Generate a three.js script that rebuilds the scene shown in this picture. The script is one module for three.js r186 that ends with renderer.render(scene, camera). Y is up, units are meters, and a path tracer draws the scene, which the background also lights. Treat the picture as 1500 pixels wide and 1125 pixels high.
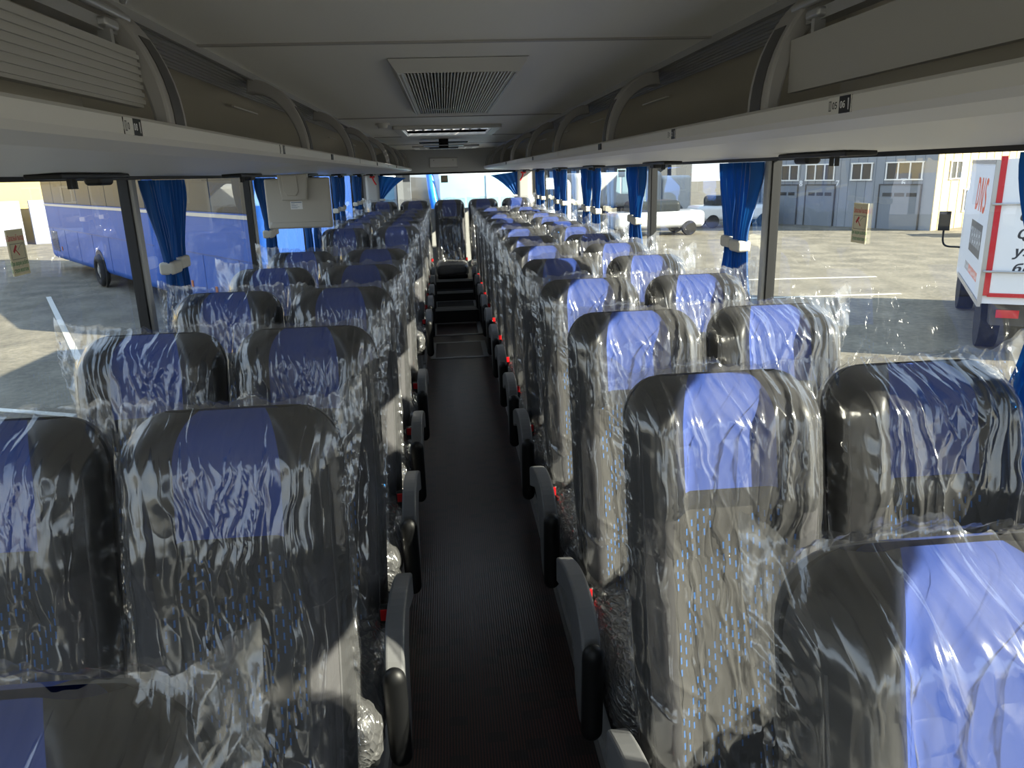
import * as THREE from 'three';
import { RoundedBoxGeometry } from 'three/addons/geometries/RoundedBoxGeometry.js';
import { mergeGeometries, mergeVertices } from 'three/addons/utils/BufferGeometryUtils.js';
import { createNoise2D } from 'simplex-noise';

// ---------------------------------------------------------------- camera, sky, sun, exposure
const scene = new THREE.Scene();
const F = 1100, W = 1500, H = 1125;
const camera = new THREE.PerspectiveCamera(2 * Math.atan(H / 2 / F) * 180 / Math.PI, W / H, 0.05, 300);
{
  const axis = new THREE.Vector3(650 - 750, 255 - 562.5, F).normalize();      // where the bus axis vanishes, in lens axes (right, down, forward)
  const right = new THREE.Vector3(Math.cos(0.03), -Math.sin(0.03), 0);
  right.addScaledVector(axis, -right.dot(axis)).normalize();
  const up = new THREE.Vector3().crossVectors(right, axis); if (up.y > 0) up.negate();
  const col = (k) => new THREE.Vector3(right.getComponent(k), up.getComponent(k), -axis.getComponent(k));
  const m = new THREE.Matrix4().makeBasis(col(0), col(1).negate(), col(2).negate());
  camera.quaternion.setFromRotationMatrix(m);
  camera.position.set(-0.065, 1.77, 0);
}
const SUN = new THREE.Vector3(1, 0.56, 0.5).normalize();
{
  // clear winter sky: milky at the horizon, pale blue overhead, the same all round
  const w = 64, h = 128, d = new Float32Array(w * h * 4);
  for (let j = 0; j < h; j++) for (let i = 0; i < w; i++) {
    const e = Math.max(0, Math.sin(((j + 0.5) / h - 0.5) * Math.PI)), t = Math.pow(e, 0.55);
    d.set([0.95 + (0.36 - 0.95) * t, 0.97 + (0.52 - 0.97) * t, 1.0 + (0.82 - 1.0) * t, 1], (j * w + i) * 4);
  }
  const t = new THREE.DataTexture(d, w, h, THREE.RGBAFormat, THREE.FloatType); t.mapping = THREE.EquirectangularReflectionMapping; t.magFilter = THREE.LinearFilter; t.needsUpdate = true;
  scene.background = t; scene.environment = t; scene.backgroundIntensity = 1.0; scene.environmentIntensity = 1.0;
}
const sun = new THREE.DirectionalLight(new THREE.Color(1, 0.9, 0.74), 9.5);
sun.name = 'sun'; sun.position.copy(SUN).multiplyScalar(40).add(new THREE.Vector3(0, 0, -5)); sun.target.position.set(0, 0, -5);
sun.castShadow = true; sun.shadow.mapSize.set(4096, 4096);
Object.assign(sun.shadow.camera, { left: -45, right: 45, top: 30, bottom: -30, near: 1, far: 120 });
scene.add(sun, sun.target);
const renderer = new THREE.WebGLRenderer({ antialias: true });
renderer.toneMapping = THREE.LinearToneMapping;
renderer.toneMappingExposure = 2.1;
renderer.shadowMap.enabled = true;

// ---------------------------------------------------------------- helpers
let seed = 7;
const rnd = () => { seed = (seed * 16807) % 2147483647; return seed / 2147483647; };
const noise = createNoise2D(rnd);
const sm = (a, b, x) => { const t = Math.min(1, Math.max(0, (x - a) / (b - a))); return t * t * (3 - 2 * t); };
const lerp = (a, b, t) => a + (b - a) * t;
const ORDINAL = ['first', 'second', 'third', 'fourth', 'fifth', 'sixth', 'seventh', 'eighth', 'ninth', 'tenth', 'eleventh', 'twelfth', 'thirteenth'];
const names = new Map();
const numbered = (n) => { const k = names.get(n) ?? 0; names.set(n, k + 1); return k ? `${n}_${String(k).padStart(3, '0')}` : n; };
function part(name, geo, mat, parent) {
  if (Array.isArray(geo)) geo = join(geo);
  const o = new THREE.Mesh(geo, mat); o.name = name; o.castShadow = o.receiveShadow = true; parent.add(o); return o;
}
function join(list) {
  return mergeGeometries(list.map((g) => { g = g.index ? g.toNonIndexed() : g; for (const k of Object.keys(g.attributes)) if (!['position', 'normal', 'uv'].includes(k)) g.deleteAttribute(k); return g; }));
}
function thing(name, label, category, pos = [0, 0, 0], turn = 0, group) {
  const o = new THREE.Group(); o.name = numbered(name); o.position.set(...pos); o.rotation.y = turn;
  o.userData = { label, category }; if (group) o.userData.group = group; scene.add(o); return o;
}
function structure(name, label, category) { const o = new THREE.Group(); o.name = name; o.userData = { kind: 'structure', label, category }; scene.add(o); return o; }
const bx = (w, h, d, x, y, z) => new THREE.BoxGeometry(w, h, d).translate(x, y, z);
const span = (x0, x1, y0, y1, z0, z1) => bx(Math.abs(x1 - x0), Math.abs(y1 - y0), Math.abs(z1 - z0), (x0 + x1) / 2, (y0 + y1) / 2, (z0 + z1) / 2);
const rb = (w, h, d, r, x, y, z, s = 3) => new RoundedBoxGeometry(w, h, d, s, r).translate(x, y, z);
const cyl = (r, h, x, y, z, axis = 'y', r2 = r, n = 20) => { const g = new THREE.CylinderGeometry(r, r2, h, n); if (axis === 'x') g.rotateZ(Math.PI / 2); if (axis === 'z') g.rotateX(Math.PI / 2); return g.translate(x, y, z); };
const tube = (pts, r, n = 24, m = 8) => new THREE.TubeGeometry(new THREE.CatmullRomCurve3(pts.map((p) => new THREE.Vector3(...p))), n, r, m);
// prism: outline in (x, y) swept along z from z0 to z1
function prism(pts, z0, z1, bevel = 0) {
  const s = new THREE.Shape(pts.map((p) => new THREE.Vector2(...p)));
  const g = new THREE.ExtrudeGeometry(s, { depth: Math.abs(z1 - z0) - 2 * bevel, bevelEnabled: bevel > 0, bevelSize: bevel, bevelThickness: bevel, bevelOffset: -bevel, bevelSegments: 2, curveSegments: 8 });
  return g.translate(0, 0, Math.min(z0, z1) + bevel);
}
// grid surface f(u, v) -> [x, y, z]
function grid(nu, nv, f, uvf) {
  const p = [], uv = [], id = [];
  for (let j = 0; j <= nv; j++) for (let i = 0; i <= nu; i++) { const q = f(i / nu, j / nv); p.push(...q); uv.push(...(uvf ? uvf(i / nu, j / nv, q) : [i / nu, j / nv])); }
  for (let j = 0; j < nv; j++) for (let i = 0; i < nu; i++) { const a = j * (nu + 1) + i, b = a + 1, c = a + nu + 1, d = c + 1; id.push(a, b, d, a, d, c); }
  const g = new THREE.BufferGeometry();
  g.setAttribute('position', new THREE.Float32BufferAttribute(p, 3)); g.setAttribute('uv', new THREE.Float32BufferAttribute(uv, 2)); g.setIndex(id); g.computeVertexNormals(); return g;
}
function tex(w, h, f, srgb = false, repeat) {
  const d = new Uint8Array(w * h * 4);
  for (let y = 0; y < h; y++) for (let x = 0; x < w; x++) { const c = f(x / w, y / h, x, y); const k = (y * w + x) * 4; for (let i = 0; i < 3; i++) d[k + i] = Math.max(0, Math.min(255, (Array.isArray(c) ? c[i] : c) * 255)); d[k + 3] = 255; }
  const t = new THREE.DataTexture(d, w, h); t.magFilter = THREE.LinearFilter; t.minFilter = THREE.LinearMipmapLinearFilter; t.generateMipmaps = true;
  t.wrapS = t.wrapT = THREE.RepeatWrapping; if (srgb) t.colorSpace = THREE.SRGBColorSpace; if (repeat) t.repeat.set(...repeat); t.needsUpdate = true; return t;
}
// noise that repeats over the unit square
const tile = (u, v, f, o = 0) => { const a = u * f, b = v * f, s = (x, y) => noise(x + o, y - o); return lerp(lerp(s(a, b), s(a - f, b), u), lerp(s(a, b - f), s(a - f, b - f), u), v); };
function picture(w, h, draw) {
  const c = document.createElement('canvas'); c.width = w; c.height = h; draw(c.getContext('2d'), w, h);
  const t = new THREE.CanvasTexture(c); t.colorSpace = THREE.SRGBColorSpace; return t;
}
const std = (color, roughness = 0.6, extra = {}) => new THREE.MeshPhysicalMaterial({ color, roughness, ...extra });

// ---------------------------------------------------------------- materials
const grainBump = tex(256, 256, (u, v) => 0.5 + 0.25 * tile(u, v, 60) + 0.25 * tile(u, v, 110, 9));
const M = {
  ceiling: std('#eae8e2', 0.55, { bumpMap: grainBump, bumpScale: 0.0006 }),
  rack: std('#d9d7d2', 0.42),
  rackInner: std('#d8d2c5', 0.5),
  bracket: std('#a3a09d', 0.42),
  flap: std('#b3b1ac', 0.4, { metalness: 0.2 }),
  bracketDark: std('#4a4948', 0.5),
  alu: std('#b4b4b4', 0.35, { metalness: 0.55 }),
  trim: std('#b9b9b6', 0.5),
  rubber: std('#17181a', 0.6),
  black: std('#0c0d0f', 0.5),
  wall: std('#75777a', 0.6),
  glass: new THREE.MeshPhysicalMaterial({ color: '#dfe6e4', transmission: 1, roughness: 0.0, thickness: 0, ior: 1.5 }),
  monitor: std('#b5b1a8', 0.45),
  red: std('#d0141c', 0.4),
  leather: std('#17181b', 0.42, { bumpMap: grainBump, bumpScale: 0.0005 }),
  blue: std('#2c4a9c', 0.7),
  armrest: std('#6f7072', 0.45),
  stitch: std('#454548', 0.7),
  steel: std('#a2a4a6', 0.4, { metalness: 0.3 }),
  tie: std('#d9d5c8', 0.75),
};
// seat cloth: charcoal with short blue upright dashes
M.cloth = std('#ffffff', 0.85, { map: tex(1024, 1024, (u, v) => {
  const cx = u * 38, i = Math.floor(cx), fx = cx - i, off = ((i * 7) % 5) / 5, cy = v * 20 + off, j = Math.floor(cy), fy = cy - j;
  const on = Math.abs(fx - 0.5) < 0.13 && fy > 0.2 && fy < 0.75 && ((i * 13 + (j % 20) * 29) % 7) > 2, n = 0.02 * tile(u, v, 90);
  return on ? [0.2, 0.4, 0.66] : [0.22 + n, 0.215 + n, 0.21 + n];
}, true) });
M.clothPlain = std('#37363a', 0.85);
// aisle covering: almost black, thin lengthwise red-brown lines, broken by darker blocks
M.carpet = std('#ffffff', 0.3, { map: tex(1024, 1024, (u, v) => {
  const line = Math.pow(0.5 + 0.5 * Math.cos(u * Math.PI * 2 * 64), 3), bu = Math.floor(u * 10), bv = Math.floor(v * 14), blk = ((bu * 31 + bv * 17 + bu * bv * 7) % 9) < 2 ? 0.25 : 1;
  const n = 0.015 * tile(u, v, 80);
  return [0.15 + 0.2 * line * blk + n, 0.135 + 0.08 * line * blk + n, 0.138 + 0.06 * line * blk + n];
}, true, [1.6, 1.6]), bumpMap: tex(256, 256, (u) => 0.5 + 0.5 * Math.cos(u * Math.PI * 2 * 32)), bumpScale: 0.0003 });
M.carpet.bumpMap.repeat.set(3.2, 3.2);
// clear wrapping film with long soft creases
const crease = (n) => Math.pow(1 - Math.min(1, Math.abs(n) * 1.5), 3);
M.film = new THREE.MeshPhysicalMaterial({
  color: '#ffffff', transmission: 0.955, roughness: 0.14, thickness: 0, ior: 2.05, side: THREE.DoubleSide,
  bumpMap: tex(1024, 1024, (u, v) => { const w = u + 0.02 * tile(u, v, 2); return 0.15 + 0.55 * crease(tile(w, v * 0.12, 10)) * (0.5 + 0.5 * tile(u, v, 3, 7)) + 0.14 * crease(tile(u, v, 5, 3)) + 0.05 * tile(u, v, 16); }), bumpScale: 0.004,
});
M.filmCrumpled = M.film.clone(); M.filmCrumpled.transmission = 0.93;
M.filmCrumpled.bumpMap = tex(512, 512, (u, v) => 0.1 + 0.5 * crease(tile(u, v, 6)) + 0.4 * crease(tile(u, v, 13, 6))); M.filmCrumpled.bumpScale = 0.006;
M.curtain = std('#14599f', 0.95, { transmission: 0.34, thickness: 0, side: THREE.DoubleSide });

// ---------------------------------------------------------------- bus shell
const Z0 = 1.55, Z1 = -11.45, WX = 1.24, SILL = 1.05, HEAD = 1.81, CEIL = 2.12;
const POSTS = [0.55, -1.25, -3.03, -4.83, -6.62, -8.42, -10.2];
{
  const f = structure('floor', 'dark aisle floor with thin red-brown lengthwise lines', 'floor');
  const aisle = grid(1, 1, (u, v) => [lerp(-0.33, 0.33, u), 0, lerp(Z0, -9.15, v)], (u, v) => [u * 0.66, v * 10.7]);
  part('aisle_carpet', aisle, M.carpet, f);
  part('subfloor', span(-1.25, 1.25, -0.12, -0.002, Z0, Z1), M.black, f);
  for (const s of [-1, 1]) {
    part('seat_platform', span(s * 0.335, s * 1.24, 0, 0.06, Z0, Z1), M.rubber, f);
    part('edge_strip', span(s * 0.322, s * 0.345, 0, 0.066, Z0, -9.2), M.alu, f);
  }
  for (const [z0, z1] of [[-7.29, -8.04], [-8.4, -9.14]]) {
    const h = part('floor_hatch', span(-0.24, 0.24, 0.001, 0.006, z0 - 0.06, z1 + 0.06), M.carpet, f);
    part('hatch_frame', [span(-0.29, 0.29, 0, 0.008, z0, z0 - 0.05), span(-0.29, 0.29, 0, 0.008, z1, z1 + 0.05), span(-0.29, -0.24, 0, 0.008, z0, z1), span(0.24, 0.29, 0, 0.008, z0, z1)], M.steel, h);
    part('hatch_latch', span(-0.06, 0.06, 0.008, 0.012, z0 - 0.012, z0 - 0.04), M.alu, h);
  }
  // steps up to the rear bench
  for (const [z0, z1, y] of [[-9.15, -9.75, 0.18], [-9.75, -10.0, 0.3], [-10.0, -10.2, 0.42]]) {
    const st = part('step', span(-0.335, 0.335, 0, y, z0, Z1), M.rubber, f);
    part('step_nosing', span(-0.33, 0.33, y - 0.025, y + 0.004, z0 + 0.012, z0 - 0.025), M.steel, st);
    if (y < 0.2) part('hatch_frame', [span(-0.26, 0.26, y, y + 0.006, -9.22, -9.25), span(-0.26, 0.26, y, y + 0.006, -9.67, -9.7), span(-0.26, -0.23, y, y + 0.006, -9.22, -9.7), span(0.23, 0.26, y, y + 0.006, -9.22, -9.7)], M.steel, st);
  }
}
for (const s of [-1, 1]) {
  const side = s < 0 ? 'left' : 'right';
  const w = structure('wall_' + side, s < 0 ? 'bus side wall with windows facing the blue coaches' : 'bus side wall with windows facing the grey building', 'wall');
  part('lower_panel', span(s * WX, s * 1.3, -0.3, SILL, Z0, Z1), M.wall, w);
  part('header_panel', span(s * WX, s * 1.3, HEAD, 2.25, Z0, Z1), M.wall, w);
  for (const z of [...POSTS, -11.38, 1.5]) {
    const p = part('window_post', rb(0.04, HEAD - SILL, 0.05, 0.01, s * 1.245, (HEAD + SILL) / 2, z), M.trim, w);
    part('rubber_seal', [span(s * 1.235, s * 1.27, SILL, HEAD, z + 0.025, z + 0.042), span(s * 1.235, s * 1.27, SILL, HEAD, z - 0.025, z - 0.036)], M.rubber, p);
  }
}
let wn = 0;
const edges = [1.5, ...POSTS, -11.38];
for (const s of [-1, 1]) for (let i = 0; i + 1 < edges.length; i++) {
  const w = structure('window_' + ++wn, `tinted side window pane, ${ORDINAL[i]} behind the windshield, ${s < 0 ? 'monitor side' : 'side opposite the monitor'}`, 'window');
  part('pane', new THREE.PlaneGeometry(edges[i] - edges[i + 1] - 0.06, HEAD - SILL).rotateY(-s * Math.PI / 2).translate(s * 1.262, (HEAD + SILL) / 2, (edges[i] + edges[i + 1]) / 2), M.glass, w);
}
{
  // rear end
  const w = structure('wall_rear', 'pale moulded rear wall panel above the rear window', 'wall');
  part('upper_panel', [span(-1.24, 1.24, 1.79, 2.2, Z1, Z1 - 0.06)], M.trim, w);
  part('lower_panel', span(-1.3, 1.3, -0.3, 1.28, Z1, Z1 - 0.06), M.trim, w);
  for (const s of [-1, 1]) part('corner_pillar', [span(s * 0.98, s * 1.3, 1.28, 1.79, Z1, Z1 - 0.06), rb(0.2, 0.56, 0.16, 0.05, s * 1.1, 1.52, Z1 + 0.06)], M.trim, w);
  const ap = part('access_panel', rb(0.4, 0.125, 0.02, 0.008, -0.06, 1.93, Z1 + 0.012), M.rack, w);
  part('panel_rim', [span(-0.27, 0.15, 1.995, 2.003, Z1, Z1 + 0.016), span(-0.27, 0.15, 1.857, 1.865, Z1, Z1 + 0.016)], M.bracket, ap);
  for (const x of [-0.2, 0.08]) part('screw', cyl(0.006, 0.006, x, 1.965, Z1 + 0.024, 'z'), M.bracketDark, ap);
  const g = structure('window_' + ++wn, 'wide rear window behind the last bench', 'window');
  part('pane', new THREE.PlaneGeometry(1.98, 0.52).translate(0, 1.535, Z1 - 0.03), M.glass, g);
  part('gasket', [span(-0.99, 0.99, 1.77, 1.795, Z1 + 0.004, Z1 - 0.05), span(-0.99, -0.965, 1.28, 1.79, Z1 + 0.004, Z1 - 0.05), span(0.965, 0.99, 1.28, 1.79, Z1 + 0.004, Z1 - 0.05)], M.rubber, g);
  // front end: the windshield the light comes through
  const fr = structure('wall_front', 'bus front wall around the windshield', 'wall');
  part('lower_panel', span(-1.3, 1.3, -0.3, 0.3, Z0, Z0 + 0.06), M.wall, fr);
  part('upper_panel', span(-1.3, 1.3, 2.1, 2.25, Z0, Z0 + 0.06), M.wall, fr);
  const ws = structure('window_' + ++wn, 'large windshield of the bus', 'window');
  part('pane', new THREE.PlaneGeometry(2.58, 1.8).translate(0, 1.2, Z0 + 0.03), M.glass, ws);
}
{
  // ceiling: long panels with openings for the roof hatches, roof skin above
  const c = structure('ceiling', 'grey ceiling lining made of long panels', 'ceiling');
  const roof = structure('roof', 'outer roof skin of the bus', 'roof');
  const HATCH = [[-5.95, -6.95, 0.36]];
  const sheet = (x0, x1, z0, z1, y0, y1, holes) => {
    const s = new THREE.Shape([[x0, z0], [x1, z0], [x1, z1], [x0, z1]].map((p) => new THREE.Vector2(...p)));
    for (const [a, b, h] of holes) s.holes.push(new THREE.Path([[-h, a], [-h, b], [h, b], [h, a]].map((p) => new THREE.Vector2(...p))));
    return new THREE.ExtrudeGeometry(s, { depth: y1 - y0, bevelEnabled: false }).rotateX(Math.PI / 2).scale(1, 1, 1).translate(0, y1, 0);
  };
  const seams = [Z0, -2.235, -5.02, -7.5, -9.4, Z1];
  for (let i = 0; i + 1 < seams.length; i++) {
    const a = seams[i] - 0.004, b = seams[i + 1] + 0.004, hs = [...HATCH, [-2.62, -4.42, 0.185]].filter(([p, q]) => p < a && q > b);
    const p = part('ceiling_panel', sheet(-0.72, 0.72, a, b, CEIL, CEIL + 0.02, hs), M.ceiling, c);
    if (i) part('seam_strip', bx(1.4, 0.006, 0.02, 0, CEIL - 0.002, seams[i]), M.bracket, p);
  }
  part('roof_skin', sheet(-1.3, 1.3, Z0 + 0.06, Z1 - 0.06, 2.24, 2.27, HATCH), M.wall, roof);
  part('hatch_shaft', HATCH.flatMap(([a, b, h]) => [span(-h - 0.02, -h, 2.12, 2.27, a, b), span(h, h + 0.02, 2.12, 2.27, a, b), span(-h, h, 2.12, 2.27, a, a + 0.02), span(-h, h, 2.12, 2.27, b, b - 0.02)]), M.rack, roof);
  for (const s of [-1, 1]) part('ribbed_strip', [span(s * 0.7, s * 0.71, CEIL - 0.02, CEIL + 0.01, Z0, Z1), ...Array.from({ length: 9 }, (_, k) => bx(0.007, 0.014, Z0 - Z1, s * (0.716 + k * 0.0115), CEIL - 0.004 - k * 0.0042, (Z0 + Z1) / 2)), prism([[s * 0.71, CEIL + 0.01], [s * 0.83, CEIL - 0.035], [s * 0.83, CEIL + 0.02]], Z1, Z0)], M.alu, c);
}

// ---------------------------------------------------------------- luggage racks
const ARCH = [-1.48, -2.89, -4.26, -5.63, -7.0, -8.37, -9.74, -11.1];
for (const s of [-1, 1]) {
  const r = thing('luggage_rack', s < 0 ? 'grey overhead luggage rack with curved brackets above the seats on the monitor side' : 'grey overhead luggage rack with curved brackets opposite the hanging monitor', 'luggage rack', [0, 0, 0]);
  const P = (a) => a.map(([x, y]) => [s * x, y]);
  part('shelf', prism(P([[0.53, 1.868], [0.522, 1.862], [0.522, 1.84], [0.53, 1.83], [0.575, 1.818], [1.14, 1.795], [1.24, 1.795], [1.24, 1.83], [0.6, 1.845], [0.56, 1.868]]), Z1, Z0), M.rack, r);
  // curved shell at the back of the bin
  part('bin_back', grid(16, 1, (u, v) => { const a = u * Math.PI / 2; return [s * (0.8 + 0.36 * Math.sin(a)), 1.84 + 0.26 * Math.cos(a) ** 0.8, lerp(Z0, Z1, v)]; }), Object.assign(M.rackInner, { side: THREE.DoubleSide }), r);
  for (const z of ARCH.slice(0, -1)) part('light_slot', bx(0.012, 0.006, 0.42, s * 0.93, 2.068, z - 0.75), M.rack, r);
  for (const z of ARCH) {
    const n = 14, c = (t) => { const a = t * Math.PI / 2; return [0.535 + 0.19 * (1 - Math.cos(a)), 1.862 + 0.245 * Math.sin(a)]; };
    const outer = [], inner = [];
    for (let k = 0; k <= n; k++) { const [x, y] = c(k / n), a = k / n * Math.PI / 2, wd = 0.028 + 0.02 * k / n; outer.push([s * x, y]); inner.push([s * (x + wd * Math.cos(a * 0.9)), y - wd * Math.sin(a * 0.9)]); }
    const b = part('bracket', prism([...outer, ...inner.reverse()], z - 0.045, z + 0.045, 0.006), M.bracket, r);
    part('bracket_inlay', prism([...outer.slice(0, 7).map(([x, y]) => [x - s * 0.002, y]), ...outer.slice(0, 7).reverse().map(([x, y]) => [x + s * 0.01, y])], z - 0.024, z + 0.024), M.bracketDark, b);
  }
  // ribbed flap of the front bin
  const fl = part('bin_flap', [span(s * 0.575, s * 0.59, 1.895, 1.985, Z0, ARCH[0] + 0.05), ...Array.from({ length: s < 0 ? 7 : 0 }, (_, k) => span(s * 0.571, s * 0.576, 1.9 + k * 0.012, 1.907 + k * 0.012, Z0, ARCH[0] + 0.05))], M.flap, r);
  part('flap_rail', [span(s * 0.6, s * 0.63, 2.01, 2.03, Z0, ARCH[0] + 0.05), cyl(0.007, Z0 - ARCH[0], s * 0.6, 2.045, (Z0 + ARCH[0]) / 2, 'z')], M.alu, fl);
  part('flap_hinge', [bx(0.02, 0.05, 0.012, s * 0.6, 2.0, ARCH[0] + 0.1), rb(0.03, 0.016, 0.05, 0.006, s * 0.6, 2.02, ARCH[0] + 0.1)], M.alu, fl);
  part('inner_board', span(s * 0.68, s * 0.69, 1.85, 2.1, Z0, ARCH[0] + 0.04), M.rackInner, fl);
  const lk = part('latch', tube([[s * 0.58, 2.06, ARCH[0] + 0.06], [s * 0.57, 2.075, ARCH[0] + 0.075], [s * 0.575, 2.09, ARCH[0] + 0.1]], 0.006), M.alu, fl);
  // curtain rail with dark brackets under the rack
  part('curtain_rail', span(s * 1.17, s * 1.19, 1.782, 1.796, Z0, Z1), M.black, r);
  for (const z of [-0.9, -2.2, -3.9, -5.7, -7.4, -9.1, -10.6]) part('service_plate', [rb(0.09, 0.014, 0.42, 0.005, s * 1.04, 1.792, z), rb(0.05, 0.03, 0.09, 0.012, s * 1.04, 1.782, z - 0.1), bx(0.01, 0.03, 0.008, s * 1.02, 1.775, z + 0.09), bx(0.01, 0.03, 0.008, s * 1.02, 1.775, z + 0.12)], M.black, r);
  // seat number plates on the lip
  const plates = s > 0 ? [['05', '06', -1.13], ['0', '2', -1.98]] : [['0', '08', -1.22], ['', '', -2.3]];
  for (const [a, b, z] of plates) {
    const pl = thing('seat_number_plate', `${z > -1.5 ? 'black and white' : 'small square black and white'} seat number plate on the rack edge ${s > 0 ? 'opposite the monitor' : 'on the monitor side'}`, 'number plate', [s * 0.5215, 1.851, z]);
    const t = picture(256, 96, (g) => {
      g.fillStyle = '#d8d6d0'; g.fillRect(0, 0, 130, 96); g.fillStyle = '#0c0c0e'; g.fillRect(130, 0, 126, 96);
      g.strokeStyle = '#333'; g.lineWidth = 5; g.strokeRect(14, 22, 24, 52); g.beginPath(); g.moveTo(26, 22); g.lineTo(26, 74); g.stroke();
      g.font = 'bold 54px sans-serif'; g.fillStyle = '#222'; g.fillText(a, 50, 67); g.fillStyle = '#eee'; g.fillText(b, 138, 67);
      g.fillStyle = '#ddd'; g.beginPath(); g.moveTo(222, 16); g.lineTo(238, 16); g.lineTo(238, 80); g.lineTo(228, 80); g.fill();
    });
    part('plate', bx(0.066, 0.024, 0.003, 0, 0, 0).rotateY(-s * Math.PI / 2), std('#ffffff', 0.4, { map: t }), pl);
  }
  for (let k = 2; k < 7; k++) part('number_plate', bx(0.003, 0.022, 0.05, s * 0.5205, 1.851, s * 0.2 - 0.9 - k * 1.1), k % 2 ? M.rack : M.black, r);
}

// ---------------------------------------------------------------- ceiling fittings
{
  const v = thing('ceiling_vent', 'large framed return-air grille with many lengthwise slats in the ceiling', 'vent', [0, CEIL, -3.52]);
  const hw = 0.222, hl = 0.99;
  const fr = (w0, l0, w1, l1, y0, y1) => [[-w0, -l0, w0, -l0, -w1, -l1, w1, -l1], [w0, l0, -w0, l0, w1, l1, -w1, l1], [-w0, l0, -w0, -l0, -w1, l1, -w1, -l1], [w0, -l0, w0, l0, w1, -l1, w1, l1]].map(([a, b, c, d, e, f, g, h]) => { const q = grid(1, 1, (u, t) => { const x0 = lerp(a, c, u), z0 = lerp(b, d, u), x1 = lerp(e, g, u), z1 = lerp(f, h, u); return [lerp(x0, x1, t), lerp(y0, y1, t), lerp(z0, z1, t)]; }); return q; });
  const rackTwo = M.rack.clone(); rackTwo.side = THREE.DoubleSide;
  part('frame', [...fr(hw, hl, hw - 0.025, hl - 0.08, -0.002, -0.035), ...fr(hw - 0.025, hl - 0.08, hw - 0.042, hl - 0.12, -0.035, -0.028)], rackTwo, v);
  for (let k = 0; k < 33; k++) part('slat', bx(0.004, 0.018, 2 * hl - 0.22, -0.176 + k * 0.011, -0.024, 0), M.rack, v);
  part('duct', [span(-0.2, -0.185, 0, 0.115, -0.9, 0.9), span(0.185, 0.2, 0, 0.115, -0.9, 0.9), span(-0.2, 0.2, 0, 0.115, 0.9, 0.915), span(-0.2, 0.2, 0, 0.115, -0.9, -0.915), span(-0.2, 0.2, 0.105, 0.115, -0.9, 0.9)], M.rack, v);
  for (const x of [-0.19, 0.19]) part('catch', bx(0.006, 0.006, 1.7, x, -0.032, 0), M.bracket, v);
  const h = thing('roof_hatch', 'glazed roof hatch with pale frame and louvres beyond the ceiling grille', 'roof hatch', [-0.02, CEIL, -6.45]);
  part('frame', [rb(0.8, 0.03, 0.07, 0.01, 0, -0.012, 0.535), rb(0.8, 0.03, 0.07, 0.01, 0, -0.012, -0.535), rb(0.07, 0.03, 1.1, 0.01, 0.37, -0.012, 0), rb(0.07, 0.03, 1.1, 0.01, -0.37, -0.012, 0)], M.rack, h);
  for (let k = 0; k < 8; k++) part('louvre', bx(0.02, 0.03, 0.98, -0.28 + k * 0.08, 0.03, 0).rotateZ(0), M.bracket, h);
  part('skylight', new THREE.PlaneGeometry(0.72, 1).rotateX(Math.PI / 2).translate(0, 0.148, 0), std('#dfe8f0', 0.6, { transmission: 0.8, thickness: 0 }), h);
  const d = thing('smoke_detector', 'small round white detector on the ceiling beside the roof hatch', 'detector', [-0.47, CEIL, -5.55]);
  part('base', cyl(0.05, 0.012, 0, -0.006, 0), M.rack, d); part('dome', cyl(0.038, 0.022, 0, -0.022, 0, 'y', 0.03), M.rack, d);
  const fn = thing('ceiling_fan', 'dark ventilator with flat fins hanging from the rear ceiling', 'fan', [-0.05, CEIL, -8.2]);
  part('hub', cyl(0.05, 0.09, 0, -0.045, 0), M.black, fn);
  for (const [y, w] of [[-0.035, 0.5], [-0.065, 0.42], [-0.09, 0.3]]) part('fin', rb(w, 0.01, 0.2, 0.004, 0, y, 0), y < -0.05 && y > -0.08 ? M.alu : M.black, fn);
  const h2 = thing('roof_hatch', 'narrow slotted vent at the rear end of the ceiling', 'roof hatch', [-0.02, CEIL, -10.3]);
  part('frame', rb(0.84, 0.03, 0.8, 0.01, 0, -0.012, 0), M.rack, h2);
  for (let k = 0; k < 7; k++) part('slot', bx(0.07, 0.004, 0.5, -0.3 + k * 0.1, -0.029, 0), M.bracket, h2);
}
{
  const m = thing('monitor', 'grey flip-down monitor seen from behind, hanging under the luggage rack', 'monitor', [-0.915, 1.63, -4.6]);
  part('housing', rb(0.37, 0.285, 0.04, 0.012, 0, 0, 0), M.monitor, m);
  part('lower_ridge', prism([[-0.16, -0.105], [0.16, -0.105], [0.18, -0.135], [-0.18, -0.135]], 0.018, 0.026, 0.003), M.monitor, m);
  const b = part('bracket', prism([[-0.1, 0.165], [0.07, 0.165], [0.055, 0.02], [-0.085, 0.02]], 0.018, 0.06, 0.006), M.monitor, m);
  part('bracket_cover', prism([[-0.075, 0.16], [0.01, 0.16], [0.016, 0.07], [0.0, 0.045], [-0.05, 0.045], [-0.068, 0.07]], 0.058, 0.068, 0.004), M.monitor, b);
  for (const x of [-0.165, 0.165]) part('screw', cyl(0.009, 0.006, x, -0.11, 0.022, 'z'), M.alu, m);
  part('label_sticker', bx(0.068, 0.045, 0.001, -0.012, -0.01, 0.0206), std('#ffffff', 0.5, { map: picture(136, 90, (g) => { g.fillStyle = '#e6e8ea'; g.fillRect(0, 0, 136, 90); g.fillStyle = '#7d8ca0'; g.fillRect(8, 8, 120, 10); for (let k = 0; k < 5; k++) g.fillRect(8, 28 + k * 11, 40 + (k * 37) % 60, 4); }) }), m);
}

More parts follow.
